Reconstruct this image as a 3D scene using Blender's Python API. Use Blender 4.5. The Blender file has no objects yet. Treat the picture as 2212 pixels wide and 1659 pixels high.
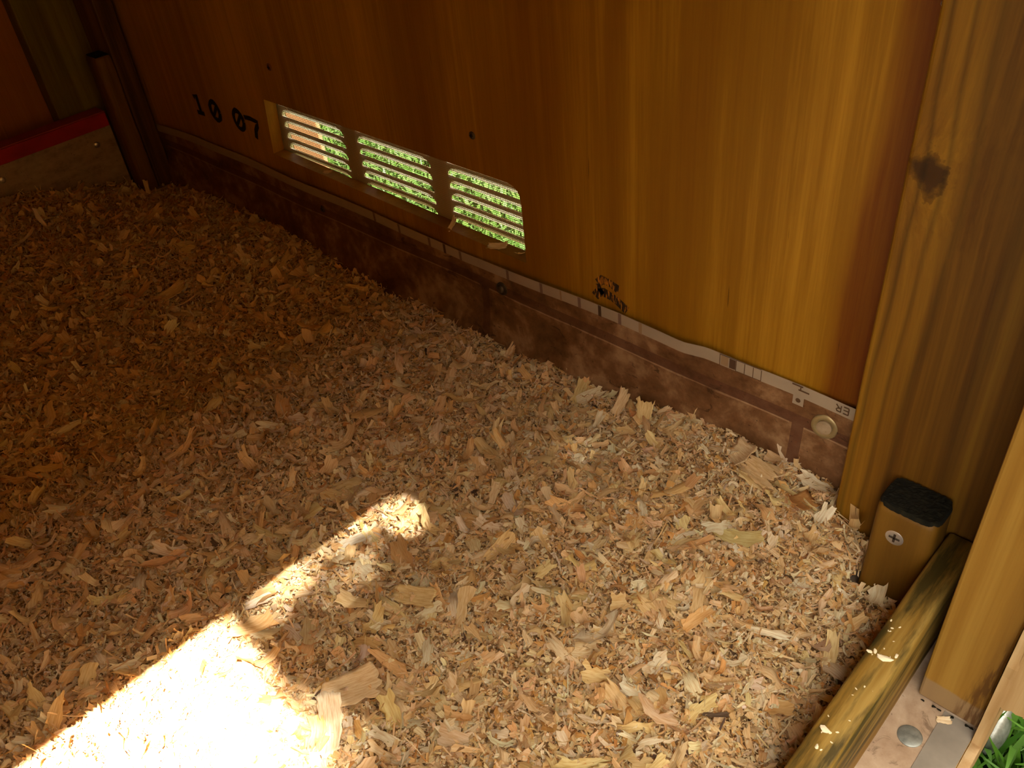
import bpy, bmesh, math, random
import numpy as np
from mathutils import Vector, Matrix, noise as mnoise

random.seed(7)
rng = np.random.default_rng(11)
SC = bpy.context.scene
COL = SC.collection

# ---------------------------------------------------------------- units
# lengths below are in units of 0.6 m (the distance from the lens to the plywood wall);
# the lens stands at (0,-1,0) and the ground outside at z = -1.4
S = 0.6
def P(x, y, z): return Vector((x * S, y * S, z * S + 0.84))
FLOOR, GROUND = -1.105, -1.40

# ---------------------------------------------------------------- camera
def cam_axes(a, b, c):
    ca, sa, cb, sb, cc, sc = math.cos(a), math.sin(a), math.cos(b), math.sin(b), math.cos(c), math.sin(c)
    f = Vector((-sa * cb, ca * cb, sb)); r = Vector((ca, sa, 0)); u = r.cross(f)
    return cc * r + sc * u, -sc * r + cc * u, f
r_, u_, f_ = cam_axes(0.82475317, -0.67415571, -0.11174722)
cam = bpy.data.objects.new('camera', bpy.data.cameras.new('camera'))
COL.objects.link(cam)
mw = Matrix.Identity(4)
for i in range(3):
    mw[i][0], mw[i][1], mw[i][2] = r_[i], u_[i], -f_[i]
mw.translation = P(0, -1, 0)
cam.matrix_world = mw
cam.data.sensor_width = 36.0
cam.data.lens = 36.0 * 1875.9 / 2212
cam.data.clip_start = 0.02
SC.camera = cam

# ---------------------------------------------------------------- light and exposure
w = bpy.data.worlds.new('daylight'); SC.world = w; w.use_nodes = True
bg = w.node_tree.nodes['Background']
bg.inputs['Color'].default_value = (1.0, 0.935, 0.79, 1)
bg.inputs['Strength'].default_value = 1.0
SUN = Vector((0.677, -0.15, 1.0)).normalized()          # towards the sun
sl = bpy.data.lights.new('sun', 'SUN'); sl.energy = 11.0; sl.angle = math.radians(0.55); sl.color = (1.0, 0.95, 0.86)
so = bpy.data.objects.new('sun', sl); COL.objects.link(so)
so.rotation_euler = SUN.to_track_quat('Z', 'Y').to_euler(); so.location = P(2, -1.5, 3)
SC.view_settings.view_transform = 'Standard'; SC.view_settings.look = 'None'
SC.view_settings.gamma = 1.0; SC.view_settings.use_curve_mapping = False
SC.view_settings.exposure = 3.17
SC.cycles.max_bounces = 7; SC.cycles.diffuse_bounces = 6; SC.cycles.glossy_bounces = 2
SC.cycles.transmission_bounces = 2; SC.cycles.transparent_max_bounces = 4
SC.cycles.sample_clamp_indirect = 6.0

# ---------------------------------------------------------------- object helpers
def tag(o, label=None, cat=None, group=None, kind=None):
    if label: o['label'] = label
    if cat: o['category'] = cat
    if group: o['group'] = group
    if kind: o['kind'] = kind
    return o
def thing(name, loc, label, cat, group=None, kind=None):
    o = bpy.data.objects.new(name, None); COL.objects.link(o)
    o.empty_display_size = 0.02; o.location = P(*loc)
    return tag(o, label, cat, group, kind)
def wloc(o): return o.location.copy() + (wloc(o.parent) if o.parent else Vector((0, 0, 0)))

class MB:
    """collects geometry in photo units, then links it as one mesh object"""
    def __init__(s): s.v = []; s.f = []
    def add(s, vs, fs):
        n = len(s.v); s.v += [tuple(v) for v in vs]; s.f += [tuple(i + n for i in f) for f in fs]; return s
    def bm(s, bm):
        bm.verts.index_update()
        s.add([tuple(v.co) for v in bm.verts], [[v.index for v in f.verts] for f in bm.faces]); bm.free(); return s
    def box(s, x0, x1, y0, y1, z0, z1, bev=0.0, seg=2, cuts=0, axis=2, wob=0.0, seed=0):
        bm = bmesh.new(); bmesh.ops.create_cube(bm, size=1.0)
        for v in bm.verts:
            v.co = Vector(((x0 + x1) / 2 + v.co.x * (x1 - x0), (y0 + y1) / 2 + v.co.y * (y1 - y0), (z0 + z1) / 2 + v.co.z * (z1 - z0)))
        if bev: bmesh.ops.bevel(bm, geom=bm.edges[:], offset=bev, segments=seg, profile=0.5, affect='EDGES')
        if cuts:
            lo, hi = ((x0, x1), (y0, y1), (z0, z1))[axis]
            for k in range(1, cuts):
                co = [0, 0, 0]; no = [0, 0, 0]; co[axis] = lo + (hi - lo) * k / cuts; no[axis] = 1
                bmesh.ops.bisect_plane(bm, geom=bm.verts[:] + bm.edges[:] + bm.faces[:], plane_co=co, plane_no=no)
            for v in bm.verts:
                v.co += Vector(mnoise.noise_vector(v.co * 9 + Vector((seed, 0, 0)))) * wob
        return s.bm(bm)
    def lathe(s, prof, org, axis, n=28):
        """prof: (radius, height) along axis"""
        a = Vector(axis).normalized(); t = a.orthogonal().normalized(); b = a.cross(t); o = Vector(org)
        vs = []; fs = []
        for r, h in prof:
            for k in range(n):
                q = 2 * math.pi * k / n
                vs.append(o + a * h + (t * math.cos(q) + b * math.sin(q)) * r)
        m = len(prof)
        for i in range(m - 1):
            for k in range(n):
                fs.append((i * n + k, i * n + (k + 1) % n, (i + 1) * n + (k + 1) % n, (i + 1) * n + k))
        vs.append(o + a * prof[-1][1]); c = len(vs) - 1
        for k in range(n): fs.append(((m - 1) * n + k, (m - 1) * n + (k + 1) % n, c))
        return s.add(vs, fs)
    def build(s, name, mat, parent=None, origin=None, smooth=False):
        vs = [P(*v) for v in s.v]
        if origin is None and parent is None:
            xs = [v.x for v in vs]; ys = [v.y for v in vs]; zs = [v.z for v in vs]
            og = Vector(((min(xs) + max(xs)) / 2, (min(ys) + max(ys)) / 2, min(zs)))
        elif origin is not None: og = P(*origin)
        else: og = wloc(parent)
        me = bpy.data.meshes.new(name)
        me.from_pydata([tuple(v - og) for v in vs], [], s.f)
        bm = bmesh.new(); bm.from_mesh(me); bmesh.ops.recalc_face_normals(bm, faces=bm.faces[:]); bm.to_mesh(me); bm.free()
        if smooth:
            me.shade_smooth()
            me.set_sharp_from_angle(angle=math.radians(40))
        if mat: me.materials.append(mat)
        o = bpy.data.objects.new(name, me); COL.objects.link(o)
        if parent: o.parent = parent; o.location = og - wloc(parent)
        else: o.location = og
        return o

def plate(outer, holes, y0, y1):
    """polygon with holes in the x-z plane, extruded from y0 to y1 -> MB"""
    cu = bpy.data.curves.new('tmp_plate', 'CURVE'); cu.dimensions = '2D'; cu.fill_mode = 'BOTH'; cu.extrude = (y1 - y0) / 2
    for poly in [outer] + holes:
        sp = cu.splines.new('POLY'); sp.points.add(len(poly) - 1); sp.use_cyclic_u = True
        for p, q in zip(sp.points, poly): p.co = (q[0], q[1], 0, 1)
    ob = bpy.data.objects.new('tmp_plate', cu); COL.objects.link(ob)
    dg = bpy.context.evaluated_depsgraph_get(); me = bpy.data.meshes.new_from_object(ob.evaluated_get(dg))
    mb = MB()
    mb.add([(v.co.x, (y0 + y1) / 2 - v.co.z, v.co.y) for v in me.vertices], [tuple(p.vertices) for p in me.polygons])
    bpy.data.objects.remove(ob); bpy.data.curves.remove(cu); bpy.data.meshes.remove(me)
    return mb

def ribbon(mb, pts, wd, y, th=0.0008):
    """flat stroke along x-z points, lying just proud of the plane y"""
    n = len(pts); L = []; R = []
    for i, p in enumerate(pts):
        a = Vector(pts[max(i - 1, 0)]); b = Vector(pts[min(i + 1, n - 1)]); d = (b - a).normalized(); nn = Vector((-d.y, d.x))
        k = wd / 2 * (wd and 1) * (0.85 + 0.3 * random.random())
        L.append((p[0] + nn.x * k, p[1] + nn.y * k)); R.append((p[0] - nn.x * k, p[1] - nn.y * k))
    vs = [(q[0], y - th, q[1]) for q in L] + [(q[0], y - th, q[1]) for q in R] + [(q[0], y, q[1]) for q in L] + [(q[0], y, q[1]) for q in R]
    fs = []
    for i in range(n - 1):
        fs += [(i, i + 1, n + i + 1, n + i), (2 * n + i, i, n + i, 3 * n + i)]
        fs += [(i, 2 * n + i, 2 * n + i + 1, i + 1), (n + i, n + i + 1, 3 * n + i + 1, 3 * n + i)]
    mb.add(vs, fs)

# ---------------------------------------------------------------- materials
class NT:
    def __init__(s, name):
        s.m = bpy.data.materials.new(name); s.m.use_nodes = True
        s.t = s.m.node_tree; s.b = s.t.nodes['Principled BSDF']; s.b.inputs['Specular IOR Level'].default_value = 0.2
    def n(s, kind, **kw):
        nd = s.t.nodes.new(kind)
        for k, v in kw.items():
            if k in nd.inputs.keys() if isinstance(k, str) else False: nd.inputs[k].default_value = v
            else: setattr(nd, k, v)
        return nd
    def l(s, a, b): s.t.links.new(a, b)
    def coords(s, scale=(1, 1, 1), loc=(0, 0, 0)):
        tc = s.n('ShaderNodeTexCoord'); mp = s.n('ShaderNodeMapping')
        mp.inputs['Scale'].default_value = scale; mp.inputs['Location'].default_value = loc
        s.l(tc.outputs['Object'], mp.inputs['Vector']); return mp.outputs['Vector']
    def noise(s, vec, scale, detail=4, rough=0.55, dist=0.0):
        nd = s.n('ShaderNodeTexNoise'); nd.inputs['Scale'].default_value = scale; nd.inputs['Detail'].default_value = detail
        nd.inputs['Roughness'].default_value = rough; nd.inputs['Distortion'].default_value = dist
        s.l(vec, nd.inputs['Vector']); return nd.outputs['Fac']
    def ramp(s, fac, stops, interp='LINEAR'):
        nd = s.n('ShaderNodeValToRGB'); cr = nd.color_ramp; cr.interpolation = interp
        while len(cr.elements) < len(stops): cr.elements.new(0.5)
        for e, (p, c) in zip(cr.elements, stops):
            e.position = p; e.color = (c, c, c, 1) if not hasattr(c, '__len__') else (*c[:3], 1)
        s.l(fac, nd.inputs['Fac']); return nd.outputs['Color']
    def mix(s, fac, a, b, mode='MIX'):
        nd = s.n('ShaderNodeMix', data_type='RGBA', blend_type=mode)
        for i, v in ((0, fac), (6, a), (7, b)):
            if hasattr(v, 'is_linked'): s.l(v, nd.inputs[i])
            else: nd.inputs[i].default_value = v if i == 0 else (*v[:3], 1)
        return nd.outputs[2]
    def math(s, op, a, b=None, clamp=False):
        nd = s.n('ShaderNodeMath', operation=op, use_clamp=clamp)
        for i, v in ((0, a), (1, b)):
            if v is None: continue
            if hasattr(v, 'is_linked'): s.l(v, nd.inputs[i])
            else: nd.inputs[i].default_value = v
        return nd.outputs[0]
    def color(s, c):
        if hasattr(c, 'is_linked'): s.l(c, s.b.inputs['Base Color'])
        else: s.b.inputs['Base Color'].default_value = (*c[:3], 1)
    def rough(s, r): s.b.inputs['Roughness'].default_value = r
    def bump(s, h, strength=0.3, dist=0.001):
        nd = s.n('ShaderNodeBump'); nd.inputs['Strength'].default_value = strength; nd.inputs['Distance'].default_value = dist
        s.l(h, nd.inputs['Height']); s.l(nd.outputs['Normal'], s.b.inputs['Normal'])

def flat(name, c, rough=0.6, metal=0.0, var=0.0, scale=60):
    t = NT(name); t.rough(rough); t.b.inputs['Metallic'].default_value = metal
    if metal: t.b.inputs['Specular IOR Level'].default_value = 0.5
    if var:
        f = t.noise(t.coords(), scale, 4)
        t.color(t.mix(t.ramp(f, [(0.3, 0.0), (0.7, 1.0)]), [k * (1 - var) for k in c], [min(1, k * (1 + var)) for k in c]))
        t.bump(f, 0.15)
    else: t.color(c)
    return t.m

def lumber(name, axis, dark, mid, light, seed=0.0, bands=9.0, knots=(), dirt=0.0, dirtcol=(0.05, 0.04, 0.02), rough=0.55, hi=0.045):
    """sawn timber, grain running along axis; knots: (point in object metres, radius, stretch)"""
    t = NT(name); t.rough(rough)
    lo = 1.0
    sc = [lo, lo, lo]; sc[axis] = hi
    tc = t.n('ShaderNodeTexCoord'); vec = tc.outputs['Object']
    ksum = None
    for kp, kr, kst in knots:
        sub = t.n('ShaderNodeVectorMath', operation='SUBTRACT'); t.l(vec, sub.inputs[0]); sub.inputs[1].default_value = kp
        mul = t.n('ShaderNodeVectorMath', operation='MULTIPLY'); t.l(sub.outputs[0], mul.inputs[0])
        ms = [1, 1, 1]; ms[axis] = kst; mul.inputs[1].default_value = ms
        ln = t.n('ShaderNodeVectorMath', operation='LENGTH'); t.l(mul.outputs[0], ln.inputs[0])
        nz = t.noise(vec, 60, 4); d = t.math('ADD', t.math('DIVIDE', ln.outputs['Value'], kr), t.math('MULTIPLY', t.math('SUBTRACT', nz, 0.5), 2.2))
        ksum = d
    mp = t.n('ShaderNodeMapping'); mp.inputs['Scale'].default_value = sc; mp.inputs['Location'].default_value = (seed, seed * 1.7, seed * 0.6)
    t.l(vec, mp.inputs['Vector']); g = mp.outputs['Vector']
    if ksum is not None:     # the grain bends round the knot
        k = t.math('DIVIDE', 0.022, t.math('ADD', ksum, 0.6))
        ad = t.n('ShaderNodeVectorMath', operation='ADD'); t.l(g, ad.inputs[0])
        cb = t.n('ShaderNodeCombineXYZ'); t.l(k, cb.inputs[0]); t.l(k, cb.inputs[1]); t.l(cb.outputs[0], ad.inputs[1]); g = ad.outputs[0]
    big = t.noise(g, bands * 5, 2, 0.5, 0.3); wv = t.noise(g, bands * 18, 3, 0.6); fine = t.noise(g, 420, 3, 0.7)
    f = t.math('ADD', t.math('MULTIPLY', big, 0.55), t.math('ADD', t.math('MULTIPLY', wv, 0.33), t.math('MULTIPLY', fine, 0.12)))
    c = t.ramp(f, [(0.36, dark), (0.5, mid), (0.64, light)])
    if ksum is not None:
        c = t.mix(t.ramp(ksum, [(0.55, 1.0), (0.95, 0.0)]), c, (0.012, 0.006, 0.002))
        c = t.mix(t.ramp(ksum, [(0.9, 0.55), (2.0, 0.0)]), c, [q * 0.8 for q in dark])
    if dirt:
        s2 = [1.0] * 3; s2[axis] = 0.12
        m2 = t.n('ShaderNodeMapping'); m2.inputs['Scale'].default_value = s2; m2.inputs['Location'].default_value = (seed + 3, 1, 2); t.l(vec, m2.inputs['Vector'])
        c = t.mix(t.math('MULTIPLY', t.ramp(t.noise(m2.outputs['Vector'], 70, 5, 0.65), [(0.46, 0.0), (0.62, 1.0)]), dirt), c, dirtcol)
    t.color(c); t.bump(f, 0.35, 0.0015)
    return t.m

# plywood of the long wall: rotary-cut grain running upright, its broad bands given from left to right
def plywood(name, cols, bands, x0, x1, seed=0.0):
    t = NT(name); t.rough(0.5)
    tc = t.n('ShaderNodeTexCoord')
    mp = t.n('ShaderNodeMapping'); mp.inputs['Scale'].default_value = (1, 1, 0.16); mp.inputs['Location'].default_value = (seed, 0, seed * 0.3)
    t.l(tc.outputs['Object'], mp.inputs['Vector']); g = mp.outputs['Vector']
    sp = t.n('ShaderNodeSeparateXYZ'); t.l(tc.outputs['Object'], sp.inputs[0])
    big = t.noise(g, 9, 2, 0.5, 0.3); big2 = t.noise(g, 30, 3, 0.55)
    mp2 = t.n('ShaderNodeMapping'); mp2.inputs['Scale'].default_value = (1, 1, 0.03); t.l(tc.outputs['Object'], mp2.inputs['Vector'])
    fine = t.noise(mp2.outputs['Vector'], 420, 4, 0.7); mid = t.noise(mp2.outputs['Vector'], 80, 3, 0.6)
    x = t.math('ADD', sp.outputs['X'], t.math('MULTIPLY', sp.outputs['Z'], -0.10))
    x = t.math('ADD', x, t.math('MULTIPLY', t.math('SUBTRACT', big, 0.5), 0.14))
    x = t.math('ADD', x, t.math('MULTIPLY', t.math('SUBTRACT', big2, 0.5), 0.03))
    u = t.math('DIVIDE', t.math('SUBTRACT', x, x0), x1 - x0, True)
    v = t.ramp(u, bands)
    f = t.math('ADD', t.math('MULTIPLY', v, 0.95), t.math('ADD', t.math('MULTIPLY', t.math('SUBTRACT', mid, 0.5), 0.55), t.math('MULTIPLY', t.math('SUBTRACT', fine, 0.5), 0.36)))
    f = t.math('ADD', f, 0.03)
    c = t.ramp(f, [(0.0, cols[0]), (0.33, cols[1]), (0.66, cols[2]), (1.0, cols[3])])
    mp3 = t.n('ShaderNodeMapping'); mp3.inputs['Scale'].default_value = (1, 1, 0.05); mp3.inputs['Location'].default_value = (4, 0, 1); t.l(tc.outputs['Object'], mp3.inputs['Vector'])
    ck = t.ramp(t.noise(mp3.outputs['Vector'], 190, 2, 0.5), [(0.22, 1.0), (0.255, 0.0)])     # short dark checks in the veneer
    c = t.mix(t.math('MULTIPLY', ck, 0.6), c, [q * 0.4 for q in cols[0]])
    t.color(c); t.bump(f, 0.15, 0.0008)
    return t.m

_b = [(-2.6, .88), (-2.45, .92), (-2.2, .80), (-2.02, .82), (-1.93, 1.0), (-1.86, .94), (-1.72, .76), (-1.55, .80), (-1.45, .86), (-1.35, .62), (-1.24, .46), (-1.17, .72), (-1.06, .64), (-0.98, .44),  # grain bands, the left ones lightened to make up for dim light there
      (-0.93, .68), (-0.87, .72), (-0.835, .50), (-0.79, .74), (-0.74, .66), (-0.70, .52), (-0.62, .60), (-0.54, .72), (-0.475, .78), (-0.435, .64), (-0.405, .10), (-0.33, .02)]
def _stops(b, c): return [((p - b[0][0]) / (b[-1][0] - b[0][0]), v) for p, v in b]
# object origin of the wall is its middle: x = -1.3587, z = the bottom edge
_ox = ((-2.62 - 0.06) + (-0.0375)) / 2
_zs = -0.10 * (0.6 * (-0.85 - (-1.105 - 0.12)))
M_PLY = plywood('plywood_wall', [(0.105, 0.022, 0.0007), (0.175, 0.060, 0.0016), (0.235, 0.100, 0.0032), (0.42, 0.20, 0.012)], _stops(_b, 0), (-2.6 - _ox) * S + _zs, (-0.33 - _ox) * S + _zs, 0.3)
M_PLY3 = plywood('end_plywood', [(0.17, 0.04, 0.002), (0.26, 0.085, 0.004), (0.34, 0.125, 0.006), (0.42, 0.17, 0.012)], [(0.0, 0.3), (0.3, 0.6), (0.6, 0.35), (1.0, 0.6)], -0.6, 0.6, 2.1)
M_PLY2 = plywood('plywood_panel', [(0.22, 0.065, 0.003), (0.36, 0.145, 0.008), (0.48, 0.22, 0.014), (0.58, 0.29, 0.03)], [(0.0, 0.3), (0.3, 0.6), (0.6, 0.35), (1.0, 0.6)], -0.6, 0.6, 5.1)
M_CORNER = lumber('knotty_stud_timber', 2, (0.085, 0.028, 0.0008), (0.165, 0.067, 0.003), (0.25, 0.118, 0.006), 1.3, 7.0, hi=0.018,
                  knots=[((0.0, 0.0, 0.0), 0.0135, 0.75)])

def stud_stripes(m):
    nt = NT.__new__(NT); nt.m = m; nt.t = m.node_tree; nt.b = m.node_tree.nodes['Principled BSDF']
    src = nt.b.inputs['Base Color'].links[0].from_socket
    tc = nt.n('ShaderNodeTexCoord'); sp = nt.n('ShaderNodeSeparateXYZ'); nt.l(tc.outputs['Object'], sp.inputs[0])
    nz = nt.noise(nt.coords((0.6, 1, 0.3), (2, 0, 0.4)), 14, 2)
    x = nt.math('ADD', sp.outputs['X'], nt.math('MULTIPLY', nt.math('SUBTRACT', nz, 0.5), 0.022))
    # the year rings run up the face as long straight stripes; the face also darkens to the right
    u = nt.math('DIVIDE', nt.math('ADD', x, 0.02), 0.14, True)
    k = nt.ramp(u, [(0.0, 0.85), (0.055, 1.0), (0.085, 0.5), (0.105, 0.92), (0.17, 0.95), (0.19, 0.55), (0.215, 0.9), (0.27, 0.8), (0.30, 0.5), (0.34, 0.72), (0.55, 0.62), (0.60, 0.42), (0.66, 0.55), (1.0, 0.45)])
    nt.color(nt.mix(1.0, src, k, 'MULTIPLY')); return m
M_JAMB = lumber('door_jamb_timber', 2, (0.50, 0.27, 0.055), (0.62, 0.38, 0.085), (0.70, 0.46, 0.12), 4.2, 5.0)
M_BLOCK = lumber('short_block_timber', 2, (0.09, 0.038, 0.0035), (0.145, 0.066, 0.006), (0.20, 0.10, 0.012), 2.1, 3.0)
M_BOARD = lumber('guard_board_timber', 1, (0.10, 0.05, 0.006), (0.23, 0.125, 0.02), (0.34, 0.22, 0.055), 8.4, 9.0, dirt=0.9, dirtcol=(0.035, 0.026, 0.006))
M_GREEN = lumber('green_treated_timber', 2, (0.06, 0.036, 0.002), (0.12, 0.085, 0.005), (0.18, 0.135, 0.010), 3.3, 6.0)
M_DARKPOST = lumber('dark_brown_timber', 2, (0.05, 0.021, 0.002), (0.11, 0.05, 0.005), (0.18, 0.09, 0.011), 6.6, 6.0)
M_RAW = lumber('raw_plywood_edge', 2, (0.24, 0.125, 0.045), (0.34, 0.21, 0.095), (0.42, 0.29, 0.155), 1.9, 8.0, rough=0.8)
M_MOSS = flat('weathered_end_grain', (0.008, 0.0065, 0.003), 1.0, 0, 0.6, 160)
M_ROOF = flat('roof_boards', (0.55, 0.29, 0.06), 0.8, 0, 0.3, 12)
M_STEEL = flat('zinc_steel', (0.62, 0.61, 0.58), 0.35, 0.9, 0.15, 120)
M_DARKSTEEL = flat('dark_steel', (0.10, 0.08, 0.06), 0.45, 0.8, 0.2, 120)
M_GALV = flat('galvanised_zinc', (0.25, 0.26, 0.24), 0.45, 0.6, 0.35, 160)
M_HOOD = flat('lit_louver_metal', (0.80, 0.78, 0.68), 0.5)  # the panel's metal made paler, light from the lawn put into its colour
M_ALU = flat('louver_metal', (0.62, 0.47, 0.28), 0.45, 0.1)
M_SCREEN = flat('screen_wire', (0.40, 0.32, 0.20), 0.5, 0.3)
M_PAPER = flat('white_selvage', (0.31, 0.23, 0.155), 0.7, 0, 0.06, 40)
M_INK = flat('stamp_ink', (0.012, 0.007, 0.004), 0.8)
M_INK2 = flat('brown_print', (0.09, 0.045, 0.02), 0.8)
M_TICK = flat('pink_brown_print', (0.17, 0.10, 0.07), 0.8)
M_TICKD = flat('dark_brown_print', (0.07, 0.035, 0.018), 0.8)
M_TAN = flat('tan_print', (0.26, 0.16, 0.08), 0.8)
M_TAPE = flat('grey_tape', (0.23, 0.20, 0.165), 0.55, 0.0, 0.12, 50)
M_FENCE = lumber('tan_outdoor_board', 0, (0.19, 0.085, 0.03), (0.24, 0.11, 0.042), (0.27, 0.13, 0.055), 2.2, 3.0)
M_OLIVE = lumber('olive_outdoor_board', 0, (0.06, 0.05, 0.018), (0.08, 0.068, 0.025), (0.10, 0.085, 0.034), 5.2, 3.0)
M_SOIL = flat('lawn_soil', (0.035, 0.075, 0.011), 0.95, 0, 0.5, 25)

# vinyl sheet printed with 16-inch stone tiles and recessed grooves
def vinyl(name, base, pale, darkc):
    t = NT(name); t.rough(0.55)
    vec = t.coords()
    a = t.noise(vec, 14, 6, 0.62, 0.6); b = t.noise(vec, 70, 5, 0.6); v = t.noise(t.coords((1, 1, 2.2)), 34, 5, 0.7, 1.2)
    c = t.ramp(t.math('ADD', t.math('MULTIPLY', a, 0.7), t.math('MULTIPLY', b, 0.3)), [(0.38, darkc), (0.5, base), (0.62, pale)])
    c = t.mix(t.ramp(v, [(0.32, 0.8), (0.39, 0.0)]), c, [k * 0.55 for k in darkc])
    c = t.mix(t.ramp(t.noise(vec, 190, 3), [(0.24, 0.8), (0.33, 0.0)]), c, [k * 0.4 for k in darkc])
    t.color(c); t.bump(t.math('ADD', v, b), 0.25, 0.0012)
    return t.m
M_VINYL = vinyl('stone_print_vinyl', (0.155, 0.070, 0.026), (0.29, 0.165, 0.078), (0.075, 0.030, 0.009))
M_GROOVE = vinyl('vinyl_groove_print', (0.11, 0.045, 0.02), (0.15, 0.07, 0.034), (0.07, 0.027, 0.010))
M_HILITE = vinyl('vinyl_highlight_tone', (0.26, 0.15, 0.08), (0.36, 0.23, 0.13), (0.15, 0.07, 0.03))
M_VINYLPALE = vinyl('pale_vinyl', (0.40, 0.29, 0.20), (0.52, 0.41, 0.31), (0.30, 0.20, 0.13))
def greyboard():
    t = NT('grey_board_red_band'); t.rough(0.6)
    vec = t.coords(); a = t.noise(t.coords((1, 1, 3)), 20, 5, 0.65); b = t.noise(vec, 120, 3)
    c = t.ramp(t.math('ADD', t.math('MULTIPLY', a, 0.7), t.math('MULTIPLY', b, 0.3)), [(0.35, (0.19, 0.125, 0.065)), (0.52, (0.29, 0.20, 0.115)), (0.7, (0.36, 0.26, 0.16))])
    c = t.mix(t.ramp(t.noise(vec, 260, 2), [(0.25, 0.7), (0.32, 0.0)]), c, (0.08, 0.05, 0.03))
    t.color(c); return t.m
M_GREYB = greyboard()
M_RED = flat('red_paint', (0.32, 0.014, 0.012), 0.5, 0, 0.25, 22)
M_REDDIM = flat('red_brown_stain', (0.30, 0.04, 0.02), 0.6, 0, 0.25, 22)

def shaving_mat():
    t = NT('wood_shavings'); t.rough(0.62)
    ca = t.n('ShaderNodeAttribute', attribute_name='tint'); uv = t.n('ShaderNodeAttribute', attribute_name='grain')
    mp = t.n('ShaderNodeMapping'); mp.inputs['Scale'].default_value = (1, 0.09, 1); t.l(uv.outputs['Vector'], mp.inputs['Vector'])
    g = t.noise(mp.outputs['Vector'], 900, 3, 0.65)
    c = t.mix(t.ramp(g, [(0.35, 1.0), (0.6, 0.0)]), ca.outputs['Color'], t.mix(1.0, ca.outputs['Color'], (0.80, 0.66, 0.50), 'MULTIPLY'))
    t.color(c)
    tr = t.n('ShaderNodeBsdfTranslucent'); t.l(c, tr.inputs['Color'])
    mx = t.n('ShaderNodeMixShader'); mx.inputs[0].default_value = 0.3
    out = t.t.nodes['Material Output']
    t.l(t.b.outputs[0], mx.inputs[1]); t.l(tr.outputs[0], mx.inputs[2]); t.l(mx.outputs[0], out.inputs['Surface'])
    return t.m
M_SHAV = shaving_mat()
def grass_mat(name, a, b):
    t = NT(name); t.rough(0.5)
    ca = t.n('ShaderNodeAttribute', attribute_name='tint')
    c = t.mix(ca.outputs['Fac'], a, b); t.color(c)
    tr = t.n('ShaderNodeBsdfTranslucent'); t.l(c, tr.inputs['Color'])
    mx = t.n('ShaderNodeMixShader'); mx.inputs[0].default_value = 0.35
    t.l(t.b.outputs[0], mx.inputs[1]); t.l(tr.outputs[0], mx.inputs[2]); t.l(mx.outputs[0], t.t.nodes['Material Output'].inputs['Surface'])
    return t.m
M_GRASS = grass_mat('green_grass', (0.03, 0.10, 0.008), (0.09, 0.21, 0.02))
M_LAWN = grass_mat('lawn_green', (0.028, 0.068, 0.008), (0.050, 0.098, 0.013))
M_LEAF = grass_mat('leaf_green', (0.04, 0.10, 0.015), (0.08, 0.16, 0.03))

# ---------------------------------------------------------------- the coop shell
XL, XR = -2.62, -0.0375           # inner faces of the end walls
YF, ZC = -1.90, 0.55              # front wall, roof
DY0, DY1, DZ = -0.235, -1.72, 0.36   # door opening in the right wall: y range and lintel

hole = [(-1.834, -0.828), (-1.812, -0.690), (-1.035, -0.690), (-1.022, -0.693), (-1.012, -0.700), (-1.0065, -0.712), (-1.005, -0.728), (-1.0045, -0.846)]
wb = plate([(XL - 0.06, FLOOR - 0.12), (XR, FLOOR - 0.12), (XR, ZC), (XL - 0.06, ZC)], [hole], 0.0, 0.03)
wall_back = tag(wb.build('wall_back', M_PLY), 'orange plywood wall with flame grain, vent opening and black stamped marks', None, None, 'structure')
floor = tag(MB().box(XL - 0.06, XR - 0.0005, YF, -0.012, FLOOR - 0.05, FLOOR - 0.004).build('floor', M_ROOF), None, None, None, 'structure')
tag(MB().box(XL - 0.10, XL, YF, 0.0, FLOOR - 0.12, ZC).build('wall_left', M_PLY3), 'orange plywood end panel behind the green stud', None, None, 'structure')
tag(MB().box(XL - 0.10, XR + 0.03, YF - 0.03, YF, FLOOR - 0.12, ZC).build('wall_front', M_PLY2), None, None, None, 'structure')
tag(MB().box(XL - 0.15, XR + 0.20, YF - 0.15, 0.15, ZC, ZC + 0.03).build('ceiling', M_ROOF), None, None, None, 'structure')
# right wall: plywood cladding cut away round the door; ragged cut edges
def ragged(p, q, n, amp):
    out = []
    for i in range(n):
        t = i / n
        out.append((p[0] + (q[0] - p[0]) * t + random.uniform(-amp, amp), p[1] + (q[1] - p[1]) * t + random.uniform(-amp, amp)))
    return out
dl = ragged((DY0, FLOOR + 0.0), (DY0, DZ), 60, 0.0025) + [(DY0, DZ), (DY1, DZ), (DY1, FLOOR)] + ragged((DY1, FLOOR - 0.002), (DY0, FLOOR - 0.002), 90, 0.0025)
wr = plate([(YF, FLOOR - 0.14), (0.03, FLOOR - 0.14), (0.03, ZC), (YF, ZC)], [dl], 0.0, 0.012)
wr.v = [(XR + v[1], v[0], v[2]) for v in wr.v]
tag(wr.build('wall_right', M_RAW), 'pale raw cut edge of the cladding round the doorway', None, None, 'structure')

tb = ragged((-0.0252, -1.012), (0.035, -1.004), 14, 0.003)
tm = plate(tb + [(0.035, -1.004), (0.035, ZC - 0.01), (-0.0252, ZC - 0.01)], [], -0.236, -0.205)
tag(tm.build('trim_1', M_RAW), 'pale outer trim board with splintered lower end at the right edge', None, None, 'structure')

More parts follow.
